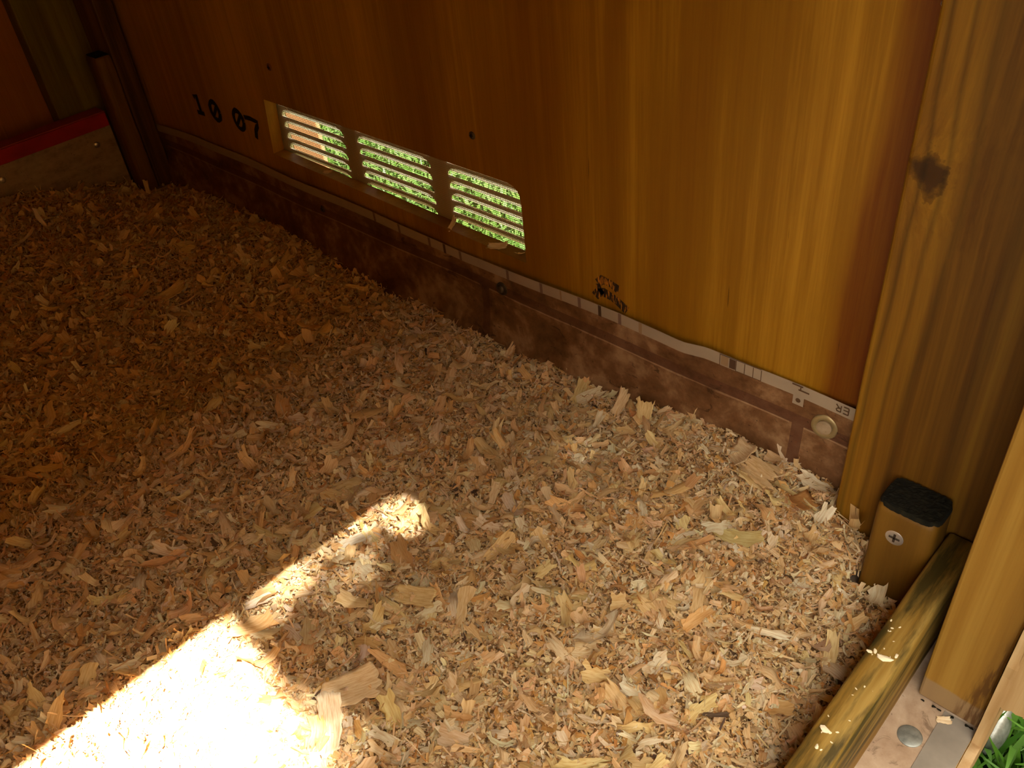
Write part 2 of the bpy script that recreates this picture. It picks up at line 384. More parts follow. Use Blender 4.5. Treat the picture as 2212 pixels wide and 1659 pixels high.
# stamped marks on the plywood
def arc(cx, cz, rx, rz, a0, a1, n=18):
    return [(cx + rx * math.cos(math.radians(a0 + (a1 - a0) * i / n)), cz + rz * math.sin(math.radians(a0 + (a1 - a0) * i / n))) for i in range(n + 1)]
mk = MB()
W_ = 0.0125
ribbon(mk, [(-2.163, -0.752), (-2.147, -0.744), (-2.147, -0.79)], W_, 0.0); ribbon(mk, [(-2.166, -0.792), (-2.13, -0.791)], W_, 0.0)
for cx in (-2.068, -1.958):
    ribbon(mk, arc(cx, -0.770, 0.021, 0.024, 0, 360), W_, 0.0); ribbon(mk, [(cx - 0.012, -0.784), (cx + 0.012, -0.757)], W_ * 0.8, 0.0)
ribbon(mk, [(-1.927, -0.756), (-1.900, -0.754), (-1.870, -0.757), (-1.876, -0.768), (-1.888, -0.782), (-1.895, -0.803)], W_, 0.0)
mk.build('stamped_number', M_INK, wall_back)
t_ink = NT('smudged_ink'); t_ink.rough(0.8)
t_ink.color(t_ink.mix(t_ink.ramp(t_ink.noise(t_ink.coords((1, 1, 0.2)), 420, 3), [(0.5, 0.0), (0.62, 1.0)]), (0.025, 0.012, 0.005), (0.40, 0.15, 0.012)))
mk = MB()
ribbon(mk, [(-0.832, -0.826), (-0.822, -0.816), (-0.806, -0.817), (-0.786, -0.824)], 0.016, 0.0)
ribbon(mk, [(-0.839, -0.856), (-0.832, -0.846), (-0.818, -0.841), (-0.802, -0.844), (-0.786, -0.850), (-0.768, -0.860)], 0.017, 0.0)
ribbon(mk, [(-0.832, -0.828), (-0.828, -0.838), (-0.82, -0.845)], 0.010, 0.0)
mk.build('smudged_stamp', t_ink.m, wall_back)

# ---------------------------------------------------------------- vent: louvered metal panel and insect screen
vent = thing('louvered_vent', (-1.42, 0.034, -0.87), 'pale metal louvered vent with mesh screen set in the plywood wall', 'vent')
slots = []; cols_x = [(-1.809, -1.572), (-1.524, -1.287), (-1.237, -1.000)]
def slot_poly(x0, x1, z0, z1, n=10):
    r = 0.028; pts = []
    for i in range(n + 1):
        a = math.pi / 2 * i / n; pts.append((x0 + r - r * math.cos(a) * 1.0, z0 + (z1 - z0) * math.sin(a)))
    for i in range(n + 1):
        a = math.pi / 2 * i / n; pts.append((x1 - r + r * math.sin(a), z0 + (z1 - z0) * math.cos(a)))
    return pts
for x0, x1 in cols_x:
    for k in range(6): 
        zb = -0.7135 - 0.0268 * k + (-0.001 if x0 > -1.4 else 0); slots.append((x0, x1, zb, zb + 0.0195))
vp = plate([(-1.90, -0.885), (-0.93, -0.885), (-0.93, -0.665), (-1.90, -0.665)], [slot_poly(*s) for s in slots], 0.0345, 0.0365)
panel = vp.build('louver_panel', M_ALU, vent)
hd = MB()
for x0, x1, z0, z1 in slots:          # a pressed hood stands out over each slot
    n, m = 22, 5; vs = []; fs = []
    for i in range(n + 1):
        u = -1 + 2 * i / n; e = (1 - abs(u) ** 7) ** 0.5 if abs(u) < 1 else 0.0
        for j in range(m + 1):
            q = j / m
            vs.append(((x0 + x1) / 2 + u * (x1 - x0) / 2, 0.0366 + 0.0118 * q * e, z1 - (0.0195 * (1 - e) * 0.55) - 0.0175 * (0.75 * q + 0.25 * q * q) * e + 0.0005))
    for i in range(n):
        for j in range(m): fs.append((i * (m + 1) + j, (i + 1) * (m + 1) + j, (i + 1) * (m + 1) + j + 1, i * (m + 1) + j + 1))
    hd.add(vs, fs)
hood = hd.build('louver_hood', M_HOOD, vent, smooth=True)
sc_ = MB(); pit = 0.0043; ww = 0.00042
def strip(x0, x1, z0, z1, y):
    sc_.add([(x0, y, z0), (x1, y, z0), (x1, y, z1), (x0, y, z1), (x0, y + ww, z0), (x1, y + ww, z0), (x1, y + ww, z1), (x0, y + ww, z1)],
            [(0, 1, 2, 3), (4, 5, 6, 7), (0, 1, 5, 4), (2, 3, 7, 6), (0, 3, 7, 4), (1, 2, 6, 5)])
x = -1.86
while x < -0.98: strip(x - ww, x + ww, -0.87, -0.675, 0.0315); x += pit
z = -0.868
while z < -0.676: strip(-1.86, -0.98, z - ww, z + ww, 0.0320); z += pit
sc_.build('insect_screen', M_SCREEN, vent)

# ---------------------------------------------------------------- vinyl sheet: floor, upstand against the wall, white printed selvage
vs_t = thing('vinyl_flooring_sheet', (-1.3, -0.6, FLOOR), 'brown stone-print vinyl sheet covering the floor and turned up along the plywood wall', 'flooring')
top_pts = [(-2.55, -0.880), (-2.42, -0.877), (-2.30, -0.870), (-2.19, -0.866), (-1.95, -0.866), (-1.70, -0.868), (-1.45, -0.868), (-1.30, -0.874), (-1.183, -0.878),
           (-1.05, -0.872), (-0.90, -0.866), (-0.78, -0.863), (-0.69, -0.864), (-0.645, -0.866), (-0.60, -0.858), (-0.52, -0.860), (-0.43, -0.859), (-0.354, -0.860), (-0.20, -0.860), (-0.05, -0.862)]
def top_z(x): return float(np.interp(x, [p[0] for p in top_pts], [p[1] for p in top_pts]))
def wav(x): return -0.006 - 0.004 * (1 + math.sin(x * 7.3 + 1.1)) * 0.5 - 0.003 * (1 + math.sin(x * 17.0)) * 0.5
def up_y(x, q):
    """sheet depth in front of the wall; q: 0 at the floor, 1 at the top edge"""
    return wav(x) * (0.5 + 0.5 * q) - 0.045 * (1 - q) ** 3.2
def band(mb, x0, x1, q0, q1, off=0.0, nx=None, nq=6):
    nx = nx or max(2, int((x1 - x0) / 0.03)); vs = []; fs = []
    for i in range(nx + 1):
        x = x0 + (x1 - x0) * i / nx; tz = top_z(x)
        for j in range(nq + 1):
            q = q0 + (q1 - q0) * j / nq
            vs.append((x, up_y(x, q) - off, FLOOR + (tz - FLOOR) * q))
    for i in range(nx):
        for j in range(nq): fs.append((i * (nq + 1) + j, (i + 1) * (nq + 1) + j, (i + 1) * (nq + 1) + j + 1, i * (nq + 1) + j + 1))
    mb.add(vs, fs)
def zq(x, z): return (z - FLOOR) / (top_z(x) - FLOOR)
fl = MB().add([(XL, YF, FLOOR), (XR - 0.001, YF, FLOOR), (XR - 0.001, -0.05, FLOOR), (XL, -0.05, FLOOR)], [(0, 1, 2, 3)])
fl.build('floor_sheet', M_VINYLPALE, vs_t)
us = MB(); band(us, -2.431, -0.332, 0.0, 0.905, nq=14)
us.build('upstand', M_VINYL, vs_t, smooth=True)
se = MB(); band(se, -2.431, -0.332, 0.905, 1.0, nq=2, nx=170)
# paper-thin thickness on the top edge
se.build('selvage', M_PAPER, vs_t, smooth=True)
gv = MB(); 
groove_z = lambda x: -0.918 + 0.004 * math.sin(x * 3.0)
def groove(mb, x0, x1):
    nx = int((x1 - x0) / 0.03) + 2; vs = []; fs = []
    for i in range(nx + 1):
        x = x0 + (x1 - x0) * i / nx; zc = -0.926
        for dz in (-0.010, 0.010):
            q = zq(x, zc + dz); vs.append((x, up_y(x, q) - 0.0006, zc + dz))
    for i in range(nx): fs.append((2 * i, 2 * i + 2, 2 * i + 3, 2 * i + 1))
    mb.add(vs, fs)
groove(gv, -2.431, -0.332)
for gx in (-1.81, -1.122, -0.432):
    vs = []; fs = []
    for j in range(9):
        z = FLOOR + 0.001 + (-0.936 - FLOOR) * j / 8; q = zq(gx, z)
        for dx in (-0.010, 0.010): vs.append((gx + dx + 0.004 * (1 - q), up_y(gx, q) - 0.0008, z))
    for j in range(8): fs.append((2 * j, 2 * j + 1, 2 * j + 3, 2 * j + 2))
    gv.add(vs, fs)
gv.build('tile_groove', M_GROOVE, vs_t)
ge = MB()  # highlight along the groove's lower edge, painted as a paler strip
def ledge(x0, x1):
    nx = int((x1 - x0) / 0.02) + 2; vs = []; fs = []
    for i in range(nx + 1):
        x = x0 + (x1 - x0) * i / nx; k = 0.0022 + 0.002 * mnoise.noise(Vector((x * 22, 0, 4)))
        for j, dz in enumerate((-0.0105 - k, -0.0095)):
            q = zq(x, -0.926 + dz); vs.append((x, up_y(x, q) - 0.0011, -0.926 + dz))
    for i in range(nx): fs.append((2 * i, 2 * i + 2, 2 * i + 3, 2 * i + 1))
    ge.add(vs, fs)
ledge(-2.40, -1.135); ledge(-1.108, -0.445); ledge(-0.42, -0.335)
ge.build('groove_highlight', M_HILITE, vs_t)
def mark(name, mat, quads, parent=vs_t):
    mb = MB()
    for pts in quads:
        vs = [(x, up_y(x, min(1, zq(x, z))) - 0.0012, z) for x, z in pts]
        mb.add(vs, [tuple(range(len(vs)))])
    return mb.build(name, mat, parent)
def tick(x, wd=0.007):
    zt = top_z(x); zb = FLOOR + (zt - FLOOR) * 0.905
    return [(x - wd / 2, zb), (x + wd / 2, zb), (x + wd / 2, zt), (x - wd / 2, zt)]
for x in (-1.452, -1.37, -1.277, -1.185, -1.048, -0.96, -0.868, -0.776): mark('printed_tick', M_TICK, [tick(x)])
for x in (-1.232, -0.821): mark('printed_tick', M_TICKD, [tick(x)])
mark('printed_tick', M_TAN, [tick(-0.731)]); mark('printed_tick', M_TAN, [tick(-0.912, 0.004)])
def sq(x0, x1, a=0.1, b=0.9):
    zt = top_z(x0); h = (zt - FLOOR) * 0.095
    return [(x0, zt - h * b), (x1, zt - h * b), (x1, zt - h * a), (x0, zt - h * a)]
mark('printed_swatch', M_TAN, [sq(-0.572, -0.559)]); mark('printed_swatch', M_TICKD, [sq(-0.557, -0.546)])
ol = []
for a in (-0.574, -0.545, -0.530, -0.515, -0.501): ol.append(sq(a - 0.0006, a + 0.0006, 0.05, 0.98))
ol.append(sq(-0.575, -0.501, 0.02, 0.07)); ol.append(sq(-0.545, -0.501, 0.93, 0.98))
mark('printed_outline', M_INK2, ol)
mark('printed_mark', M_INK2, [sq(-0.449, -0.431, 0.02, 0.14), sq(-0.438, -0.420, 0.34, 0.46), sq(-0.4355, -0.4335, 0.1, 0.4)])
mark('printed_square', M_PAPER, [[(-0.445, -0.898), (-0.427, -0.898), (-0.427, -0.880), (-0.445, -0.880)]])
c_ = [(-0.436 + 0.0042 * math.cos(k * math.pi / 8), -0.8885 + 0.0042 * math.sin(k * math.pi / 8)) for k in range(16)]
mb = MB(); mb.add([(x, up_y(x, zq(x, z)) - 0.0018, z) for x, z in c_], [tuple(range(16))]); mb.build('printed_dot', M_INK2, vs_t)
# the letters ER, printed upside down
def letters():
    mb = MB(); wd = 0.0016
    def st(pts):
        ribbon(mb, pts, wd, 0.0, 0.0006)
    st([(-0.3565, -0.8765), (-0.3565, -0.864)])                       # E (its spine to the right)
    for zz in (-0.8765, -0.870, -0.864): st([(-0.3565, zz), (-0.3645, zz)])
    st([(-0.3685, -0.8765), (-0.3685, -0.864)])                       # R
    st([(-0.3685, -0.8765), (-0.3745, -0.876), (-0.3755, -0.873), (-0.3735, -0.8705), (-0.3685, -0.870)])
    st([(-0.3715, -0.870), (-0.3765, -0.864)])
    mb.v = [(v[0], up_y(v[0], zq(v[0], v[2])) - 0.0012 + v[1], v[2]) for v in mb.v]
    mb.build('printed_letters', M_INK2, vs_t)
letters()

# ---------------------------------------------------------------- screws and caps in the wall
def cap(x, z, label, rim, headm, r=0.022):
    y = up_y(x, zq(x, z))
    t = thing('capped_screw', (x, y, z), label, 'screw')
    MB().lathe([(r, 0), (r, 0.0022), (r * 0.93, 0.0036), (r * 0.66, 0.0040), (r * 0.60, 0.0032)], (x, y, z), (0.12, -1, 0.1), 36).build('washer', rim, t, smooth=True)
    MB().lathe([(r * 0.56, 0.003), (r * 0.56, 0.0062), (r * 0.44, 0.0075), (r * 0.2, 0.0079)], (x, y, z), (0.12, -1, 0.1), 30).build('screw_head', headm, t, smooth=True)
M_CAP = flat('pale_washer', (0.30, 0.22, 0.10), 0.4, 0.5, 0.1)
cap(-0.388, -0.916, 'pale rimmed washer screw in the vinyl upstand beside the knotty stud', M_CAP, M_GREYB, 0.021)
cap(-1.069, -0.922, 'dark domed screw head in the vinyl upstand right of the tile seam', M_DARKSTEEL, M_DARKSTEEL, 0.014)
def screw(x, z, label, mat, r=0.009, y=0.0):
    t = thing('wall_screw', (x, y, z), label, 'screw')
    MB().lathe([(r, -0.002), (r, 0.0008), (r * 0.85, 0.0022), (r * 0.4, 0.003)], (x, y, z), (0, -1, 0), 20).build('screw_head', mat, t, smooth=True)
    cr = MB(); cr.box(x - r * 0.55, x + r * 0.55, y - 0.0036, y - 0.0022, z - r * 0.1, z + r * 0.1); cr.box(x - r * 0.1, x + r * 0.1, y - 0.0036, y - 0.0022, z - r * 0.55, z + r * 0.55)
    cr.build('cross_recess', M_INK, t)
screw(-1.113, -0.619, 'dark screw head in the plywood above the right half of the vent', M_DARKSTEEL, 0.0075)
screw(-1.749, -0.605, 'rusty screw head in the plywood above the left end of the vent', flat('rusty_steel', (0.12, 0.04, 0.02), 0.6, 0.3), 0.0085)
screw(-1.656, -0.919, 'small dark screw in the vinyl upstand below the vent', M_DARKSTEEL, 0.009, up_y(-1.656, zq(-1.656, -0.919)))
screw(-0.347, -0.300, 'bright nail head at the edge of the plywood high beside the stud', M_STEEL, 0.004)

# ---------------------------------------------------------------- right corner: knotty stud, short block, guard board, door jamb
def knot_origin_build(mb, name, mat, parent, at): return mb.build(name, mat, parent, origin=at)
st = MB().box(-0.331, XR - 0.001, -0.06, -0.0005, FLOOR + 0.001, ZC - 0.001, 0.006, 3, 10, 2, 0.0015, 3)
o = tag(st.build('corner_stud', stud_stripes(M_CORNER), origin=(-0.304, -0.06, -0.462)), 'knotty yellow-brown timber stud in the right corner of the plywood wall', 'stud')
blk = thing('short_block', (-0.213, -0.092, FLOOR), 'short round-edged timber block with dark mossy top screwed to the knotty stud', 'block')
MB().box(-0.256, -0.1725, -0.123, -0.0605, FLOOR + 0.001, -0.896, 0.012, 4, 8, 2, 0.002, 5).build('body', M_BLOCK, blk, smooth=True)
tp = MB(); bm = bmesh.new(); bmesh.ops.create_grid(bm, x_segments=34, y_segments=26, size=0.5)
for v in bm.verts:
    x_, y_ = v.co.x * 2, v.co.y * 2
    k = max(abs(x_), abs(y_)); r = 1 - 0.10 * (abs(x_) ** 4) * (abs(y_) ** 4) * 2
    v.co = Vector((-0.2143 + x_ * 0.0418 * r, -0.0918 + y_ * 0.0313 * r, -0.8935 + 0.0018 * mnoise.noise(Vector((x_ * 9, y_ * 9, 1))) - (0.007 if k > 0.97 else 0)))
tp.bm(bm); tp.build('mossy_end', M_MOSS, blk)
sx, sz = -0.221, -0.946
MB().lathe([(0.0125, -0.002), (0.0125, 0.0006), (0.011, 0.0012), (0.004, 0.0006)], (sx, -0.123, sz), (0, -1, 0), 28).build('screw', M_STEEL, blk, smooth=True)
cr = MB(); cr.box(sx - 0.0075, sx + 0.0075, -0.1245, -0.1236, sz - 0.0016, sz + 0.0016); cr.box(sx - 0.0016, sx + 0.0016, -0.1245, -0.1236, sz - 0.0075, sz + 0.0075)
cr.build('screw_recess', M_DARKSTEEL, blk)
BX0, BX1, BZ = -0.1712, -0.1315, -0.95
gb = MB().box(BX0, BX1, -1.74, -0.062, FLOOR + 0.001, BZ, 0.005, 3, 30, 1, 0.0018, 2)
tag(gb.build('guard_board', M_BOARD, smooth=True), 'long worn timber board on edge holding back the shavings at the doorway', 'board')
jm = MB().box(-0.1175, XR - 0.0006, -0.215, -0.0605, FLOOR + 0.001, ZC - 0.001, 0.004, 2, 12, 2, 0.0012, 8)
def jamb_mat():
    t = lumber('door_jamb_timber_stained', 2, (0.14, 0.060, 0.007), (0.205, 0.100, 0.013), (0.265, 0.145, 0.025), 4.2, 6.0, hi=0.025)
    nt = NT.__new__(NT); nt.m = t; nt.t = t.node_tree; nt.b = t.node_tree.nodes['Principled BSDF']
    src = nt.b.inputs['Base Color'].links[0].from_socket
    tc = nt.n('ShaderNodeTexCoord'); sp = nt.n('ShaderNodeSeparateXYZ'); nt.l(tc.outputs['Object'], sp.inputs[0])
    nz = nt.noise(nt.coords((1, 1, 0.35)), 60, 4)
    # grey dirt line near the floor and a rusty worn streak at the outer edge
    h = nt.math('ADD', sp.outputs['Z'], nt.math('MULTIPLY', nt.math('SUBTRACT', nz, 0.5), 0.006))
    c = nt.mix(nt.ramp(nt.math('MULTIPLY', h, 25), [(0.60, 0.75), (0.66, 0.0)]), src, (0.20, 0.13, 0.07))
    h2 = nt.math('SUBTRACT', nt.math('MULTIPLY', sp.outputs['X'], 40), nt.math('MULTIPLY', sp.outputs['Z'], 6.0))
    m = nt.math('MULTIPLY', nt.ramp(h2, [(-0.0, 0.0), (0.30, 1.0)]), nt.ramp(nt.noise(nt.coords((1, 1, 0.12)), 260, 4), [(0.42, 0.1), (0.56, 1.0)]))
    c = nt.mix(nt.math('MULTIPLY', m, 0.8), c, (0.055, 0.018, 0.002))
    nt.color(c); return t
tag(jm.build('door_jamb', jamb_mat()), 'sunlit smooth timber door jamb at the right, dirty at its foot', 'post')

# doorway floor: grey tape, nail, chip, bolt
tag(MB().box(-0.0795, -0.0385, -1.6, -0.2165, FLOOR + 0.0002, FLOOR + 0.0012).build('sealing_tape', M_TAPE), 'grey tape strip along the outer edge of the doorway floor', 'tape')
tag(MB().lathe([(0.0155, 0), (0.0155, 0.0012), (0.0135, 0.0022), (0.006, 0.0025)], (-0.0985, -0.279, FLOOR), (0, 0, 1), 30).build('roofing_nail', M_GALV, smooth=True),
    'flat grey nail head in the doorway floor between guard board and tape', 'nail')
bp = [(0.042 * math.cos(k * math.pi / 22), 0.002 + 0.017 * math.sin(k * math.pi / 22)) for k in range(11)]
tag(MB().lathe([(0.042, 0)] + bp, (XR + 0.0123, -0.085, -1.262), (1, 0, 0), 40).build('bolt_head', M_GALV, smooth=True),
    'round galvanised domed bolt head on the outside of the doorway sill', 'bolt')

# ---------------------------------------------------------------- left end: corner post, block, guard board, green stud
tag(MB().box(-2.56, -2.432, -0.062, -0.0105, FLOOR + 0.001, ZC - 0.001, 0.005, 2, 8, 2, 0.0015, 4).build('corner_stud', M_DARKPOST), 'dark timber stud in the far left corner of the plywood wall', 'stud')
lb = thing('short_block', (-2.465, -0.085, FLOOR), 'dark brown short timber block in front of the far left corner stud', 'block')
MB().box(-2.497, -2.433, -0.108, -0.0625, FLOOR + 0.001, -0.668, 0.008, 3, 8, 2, 0.002, 6).build('body', M_DARKPOST, lb, smooth=True)
MB().box(-2.494, -2.437, -0.104, -0.0665, -0.6685, -0.6655, 0.001, 1).build('end_grain', M_MOSS, lb)
lg = thing('guard_board', (-2.53, -0.9, FLOOR), 'grey board with a red top band across the far left end', 'board')
MB().box(-2.545, -2.5, -1.80, -0.11, FLOOR + 0.001, -0.861).build('face', M_GREYB, lg)
MB().box(-2.5445, -2.4985, -1.80, -0.11, -0.861, -0.823, 0.002, 2).build('red_band', M_RED, lg)
MB().box(-2.5515, -2.4995, -1.80, -0.11, -0.8228, -0.8195, 0.001, 1).build('stained_top', M_REDDIM, lg)
for yy, zz in ((-0.431, -0.897), (-0.165, -0.899)):
    MB().lathe([(0.0085, 0), (0.0085, 0.002), (0.006, 0.0045), (0.003, 0.005)], (-2.4998, yy, zz), (1, 0, 0), 20).build('screw', M_STEEL, lg, smooth=True)
tag(MB().box(XL + 0.001, -2.562, -0.214, -0.01, FLOOR + 0.001, ZC - 0.001, 0.005, 2, 8, 2, 0.0015, 9).build('end_stud', M_GREEN), 'greenish treated stud behind the red-topped board at the far left', 'stud')

# ---------------------------------------------------------------- outside: ground, grass, board on the lawn, added light blockers
gr = MB().box(-8, 4, -9, 9, GROUND - 0.1, GROUND)
tag(gr.build('ground', M_SOIL), None, None, None, 'structure')
def blades(name, n, xr, yr, hmin, hmax, wd, label, seed, gm):
    g = np.random.default_rng(seed); m = 5
    bx = g.uniform(*xr, n); by = g.uniform(*yr, n); h = g.uniform(hmin, hmax, n); a = g.uniform(0, 2 * np.pi, n); lean = g.uniform(0.15, 1.1, n); ww = wd * g.uniform(0.6, 1.3, n)
    V = np.zeros((n, m, 2, 3))
    for j in range(m):
        q = j / (m - 1); r = lean * h * q * q; zz = h * (q - 0.32 * lean * q * q)
        half = ww * (1 - q ** 2.2) * 0.5 + 0.0004
        for s_, k in ((-1, 0), (1, 1)):
            V[:, j, k, 0] = bx + np.cos(a) * r - np.sin(a) * half * s_
            V[:, j, k, 1] = by + np.sin(a) * r + np.cos(a) * half * s_
            V[:, j, k, 2] = GROUND + zz + 0.15 * half * (s_ == 1)
    ok = ~((bx < -2.22) & (by > 0.40) & (by < 0.66)); V = V[ok]; n = len(V)
    V = V.reshape(-1, 3); base = np.arange(n)[:, None] * (m * 2)
    F = np.concatenate([base + np.array([2 * j, 2 * j + 1, 2 * j + 3, 2 * j + 2])[None] for j in range(m - 1)], 1).reshape(-1, 4)
    T = np.repeat(g.random(n), m * 2)
    return mesh_np(name, V, F, np.stack([T, T, T, np.ones_like(T)], 1), None, gm, ((xr[0] + xr[1]) / 2, (yr[0] + yr[1]) / 2, GROUND), label, 'grass')
def mesh_np(name, V, F, tint, grain, mat, org, label, cat, kind='stuff', smooth=False):
    og = P(*org); W = V * S; W[:, 2] += 0.84; W -= np.array(og)
    me = bpy.data.meshes.new(name); nv, nf = len(W), len(F)
    me.vertices.add(nv); me.vertices.foreach_set('co', W.astype(np.float32).ravel())
    me.loops.add(nf * 4); me.loops.foreach_set('vertex_index', F.astype(np.int32).ravel())
    me.polygons.add(nf); me.polygons.foreach_set('loop_start', np.arange(0, nf * 4, 4, dtype=np.int32))
    me.update(calc_edges=True)
    if smooth: me.polygons.foreach_set('use_smooth', np.ones(nf, dtype=bool))
    at = me.attributes.new('tint', 'FLOAT_COLOR', 'POINT'); at.data.foreach_set('color', tint.astype(np.float32).ravel())
    if grain is not None:
        at = me.attributes.new('grain', 'FLOAT_VECTOR', 'POINT'); at.data.foreach_set('vector', grain.astype(np.float32).ravel())
    me.materials.append(mat)
    o = bpy.data.objects.new(name, me); COL.objects.link(o); o.location = og
    return tag(o, label, cat, None, kind)
blades('doorway_grass', 5200, (-0.06, 0.55), (-0.55, 0.55), 0.06, 0.26, 0.016, 'bright green grass growing outside below the doorway sill', 3, M_GRASS)
blades('lawn_grass', 26000, (-4.6, -0.6), (0.06, 2.4), 0.03, 0.11, 0.014, 'bright green lawn seen through the louvers of the vent', 4, M_LAWN)
tag(MB().box(-2.60, -2.425, 0.50, 0.515, GROUND + 0.001, -0.93, 0.004).build('timber_post', M_FENCE), 'tan timber post outside, seen through the left column of louvers', 'post')
tag(MB().box(-3.9, -2.605, 0.50, 0.53, GROUND + 0.001, -0.93, 0.004).build('low_fence', M_OLIVE), 'olive timber fence outside, seen through the far left tips of the louvers', 'fence')

fe = MB()  # unseen board screen, added to cut low sky light and darken the left
for k in range(64): fe.box(3.2, 3.235, -8 + k * 0.25, -7.755 + k * 0.25, GROUND, 3.55)
fe.box(3.235, 3.29, -8, 8, 1.6, 1.72); fe.box(3.235, 3.29, -8, 8, -1.1, -0.98)
tag(fe.build('sky_blocker', M_DARKPOST), 'added tall board screen out of view, blocking the low sky opposite the doorway', 'fence')

# leafy screen added out of view to block the sun and shape its patch
def sun_blocker():
    g = np.random.default_rng(21); zt = 4.4
    off = (SUN / SUN.z)
    t = thing('added_sun_blocker', (3.3, -1.5, zt + 0.2), 'added leafy screen out of view, blocking the sun outside the doorway', 'sun_blocker')
    vs = []; tin = []
    def lit(x, y):
        # where the sunlight comes through a gap, on the shavings at z = -1.03
        a = max(0.0, 1 - ((x + 0.855) / 0.185) ** 4 - ((y + 1.040) / 0.245) ** 4)
        c = max(0.0, 1 - ((x + 0.655) / 0.085) ** 2 - ((y + 0.84) / 0.075) ** 2)
        d = max(0.0, 1 - ((x + 0.870) / 0.060) ** 2 - ((y + 0.60) / 0.15) ** 2)
        return a + (c if g.random() < 0.9 else 0) + (d if g.random() < 0.78 else 0)
    n = 0
    for i in range(18000):
        x = g.uniform(-1.02, 0.55) if i % 3 else g.uniform(-1.02, -0.5); y = g.uniform(-1.45, 0.35) if i % 3 else g.uniform(-1.3, -0.3)
        if lit(x, y) > 0.02: continue
        zz = zt + g.uniform(-0.10, 0.35); q = zz + 1.03
        c = np.array((x + off.x * q, y + off.y * q, zz)); L = g.uniform(0.07, 0.12); a = g.uniform(0, 2 * np.pi)
        d = np.array((np.cos(a), np.sin(a), g.uniform(-0.5, 0.3))); d /= np.linalg.norm(d); s_ = np.cross(d, (g.uniform(-.4, .4), g.uniform(-.4, .4), 1)); s_ /= np.linalg.norm(s_)
        if -1.1 < x < -0.55 and -1.3 < y < -0.4: L *= 0.5
        vs += [c - d * L * .5, c + s_ * L * .28, c + d * L * .5, c - s_ * L * .28]; tin += [g.random()] * 4; n += 1
    F = np.arange(n * 4).reshape(-1, 4); T = np.array(tin)
    o = mesh_np('blocker_leaves', np.array(vs), F, np.stack([T, T, T, np.ones_like(T)], 1), None, M_LEAF, (3.3, -1.5, zt + 0.2), None, None)
    o.parent = t; o.location = (0, 0, 0)
    tw = MB()
    for k in range(3):
        p0 = Vector((4.2, -1.2 - 0.3 * k, zt + 0.38)); p1 = Vector((2.9, -1.4 - 0.3 * k, zt + 0.2)); d = p1 - p0
        tw.lathe([(0.018, 0), (0.014, d.length * 0.5), (0.006, d.length)], p0, d, 10)
    tw.build('blocker_twig', M_DARKPOST, t)
sun_blocker()

# ---------------------------------------------------------------- the bed of shavings
ctrl = np.array([(-2.5, -1.3, -0.97), (-2.5, -0.8, -0.95), (-2.5, -.46, -0.955), (-2.5, -.2, -1.008), (-2.43, -0.02, -1.045), (-1.9, 0, -1.052), (-1.5, 0, -1.052), (-1.1, 0, -1.05), (-.78, 0, -1.055), (-.57, 0, -1.024), (-.42, 0, -1.034),
                 (-2.1, -0.3, -1.01), (-1.6, -0.3, -1.035), (-1.1, -0.3, -1.035), (-0.7, -0.3, -1.03), (-0.45, -0.25, -1.03), (-0.33, -0.08, -1.035), (-0.30, -0.20, -1.055), (-0.245, -0.16, -1.092), (-0.22, -0.30, -1.07), (-0.18, -0.25, -1.085),
                 (-0.18, -0.5, -1.06), (-0.3, -0.5, -1.03), (-0.18, -1.0, -1.05), (-0.4, -0.8, -1.02), (-0.8, -0.8, -1.03), (-0.9, -0.6, -1.035), (-1.2, -0.7, -1.02), (-1.6, -0.8, -1.01), (-1.0, -1.3, -1.02), (-1.8, -1.5, -1.0), (-0.4, -1.5, -1.03), (-1.3, -1.9, -1.02), (-2.5, -1.9, -0.98)])
def hbase(X, Y):
    num = 0; den = 0
    for cx, cy, cz in ctrl:
        d2 = (X - cx) ** 2 + (Y - cy) ** 2 + 0.004; wt = 1 / d2 ** 1.6
        num = num + wt * cz; den = den + wt
    return num / den
_ph = np.random.default_rng(5)
_waves = [(k, _ph.uniform(0, 6.28), _ph.uniform(0, 6.28), _ph.uniform(0, 6.28)) for k in (5, 7.7, 11, 15, 22, 31, 44, 60) for _ in range(3)]
def height(X, Y):
    h = hbase(X, Y)
    for k, th, p1, p2 in _waves:
        h = h + 0.032 / k * np.sin(k * (np.cos(th) * X + np.sin(th) * Y) + p1 + 1.3 * np.sin(k * 0.6 * (np.sin(th) * X - np.cos(th) * Y) + p2))
    return np.maximum(h, FLOOR + 0.006)
PAL = np.array([(0.89, 0.71, 0.44), (0.86, 0.63, 0.34), (0.81, 0.54, 0.25), (0.83, 0.58, 0.33), (0.91, 0.79, 0.57), (0.73, 0.43, 0.15), (0.87, 0.68, 0.34), (0.62, 0.32, 0.11), (0.14, 0.09, 0.06)])
PW = np.array([0.25, 0.21, 0.13, 0.12, 0.18, 0.055, 0.03, 0.022, 0.003])
def in_bed(X, Y):
    ok = (X > -2.498) & (X < -0.174) & (Y < -0.012) & (Y > -1.8)
    ok &= ~((X > -0.262) & (Y > -0.128)); ok &= ~((X > -0.336) & (Y > -0.064)); ok &= ~((X < -2.425) & (Y > -0.112))
    return ok
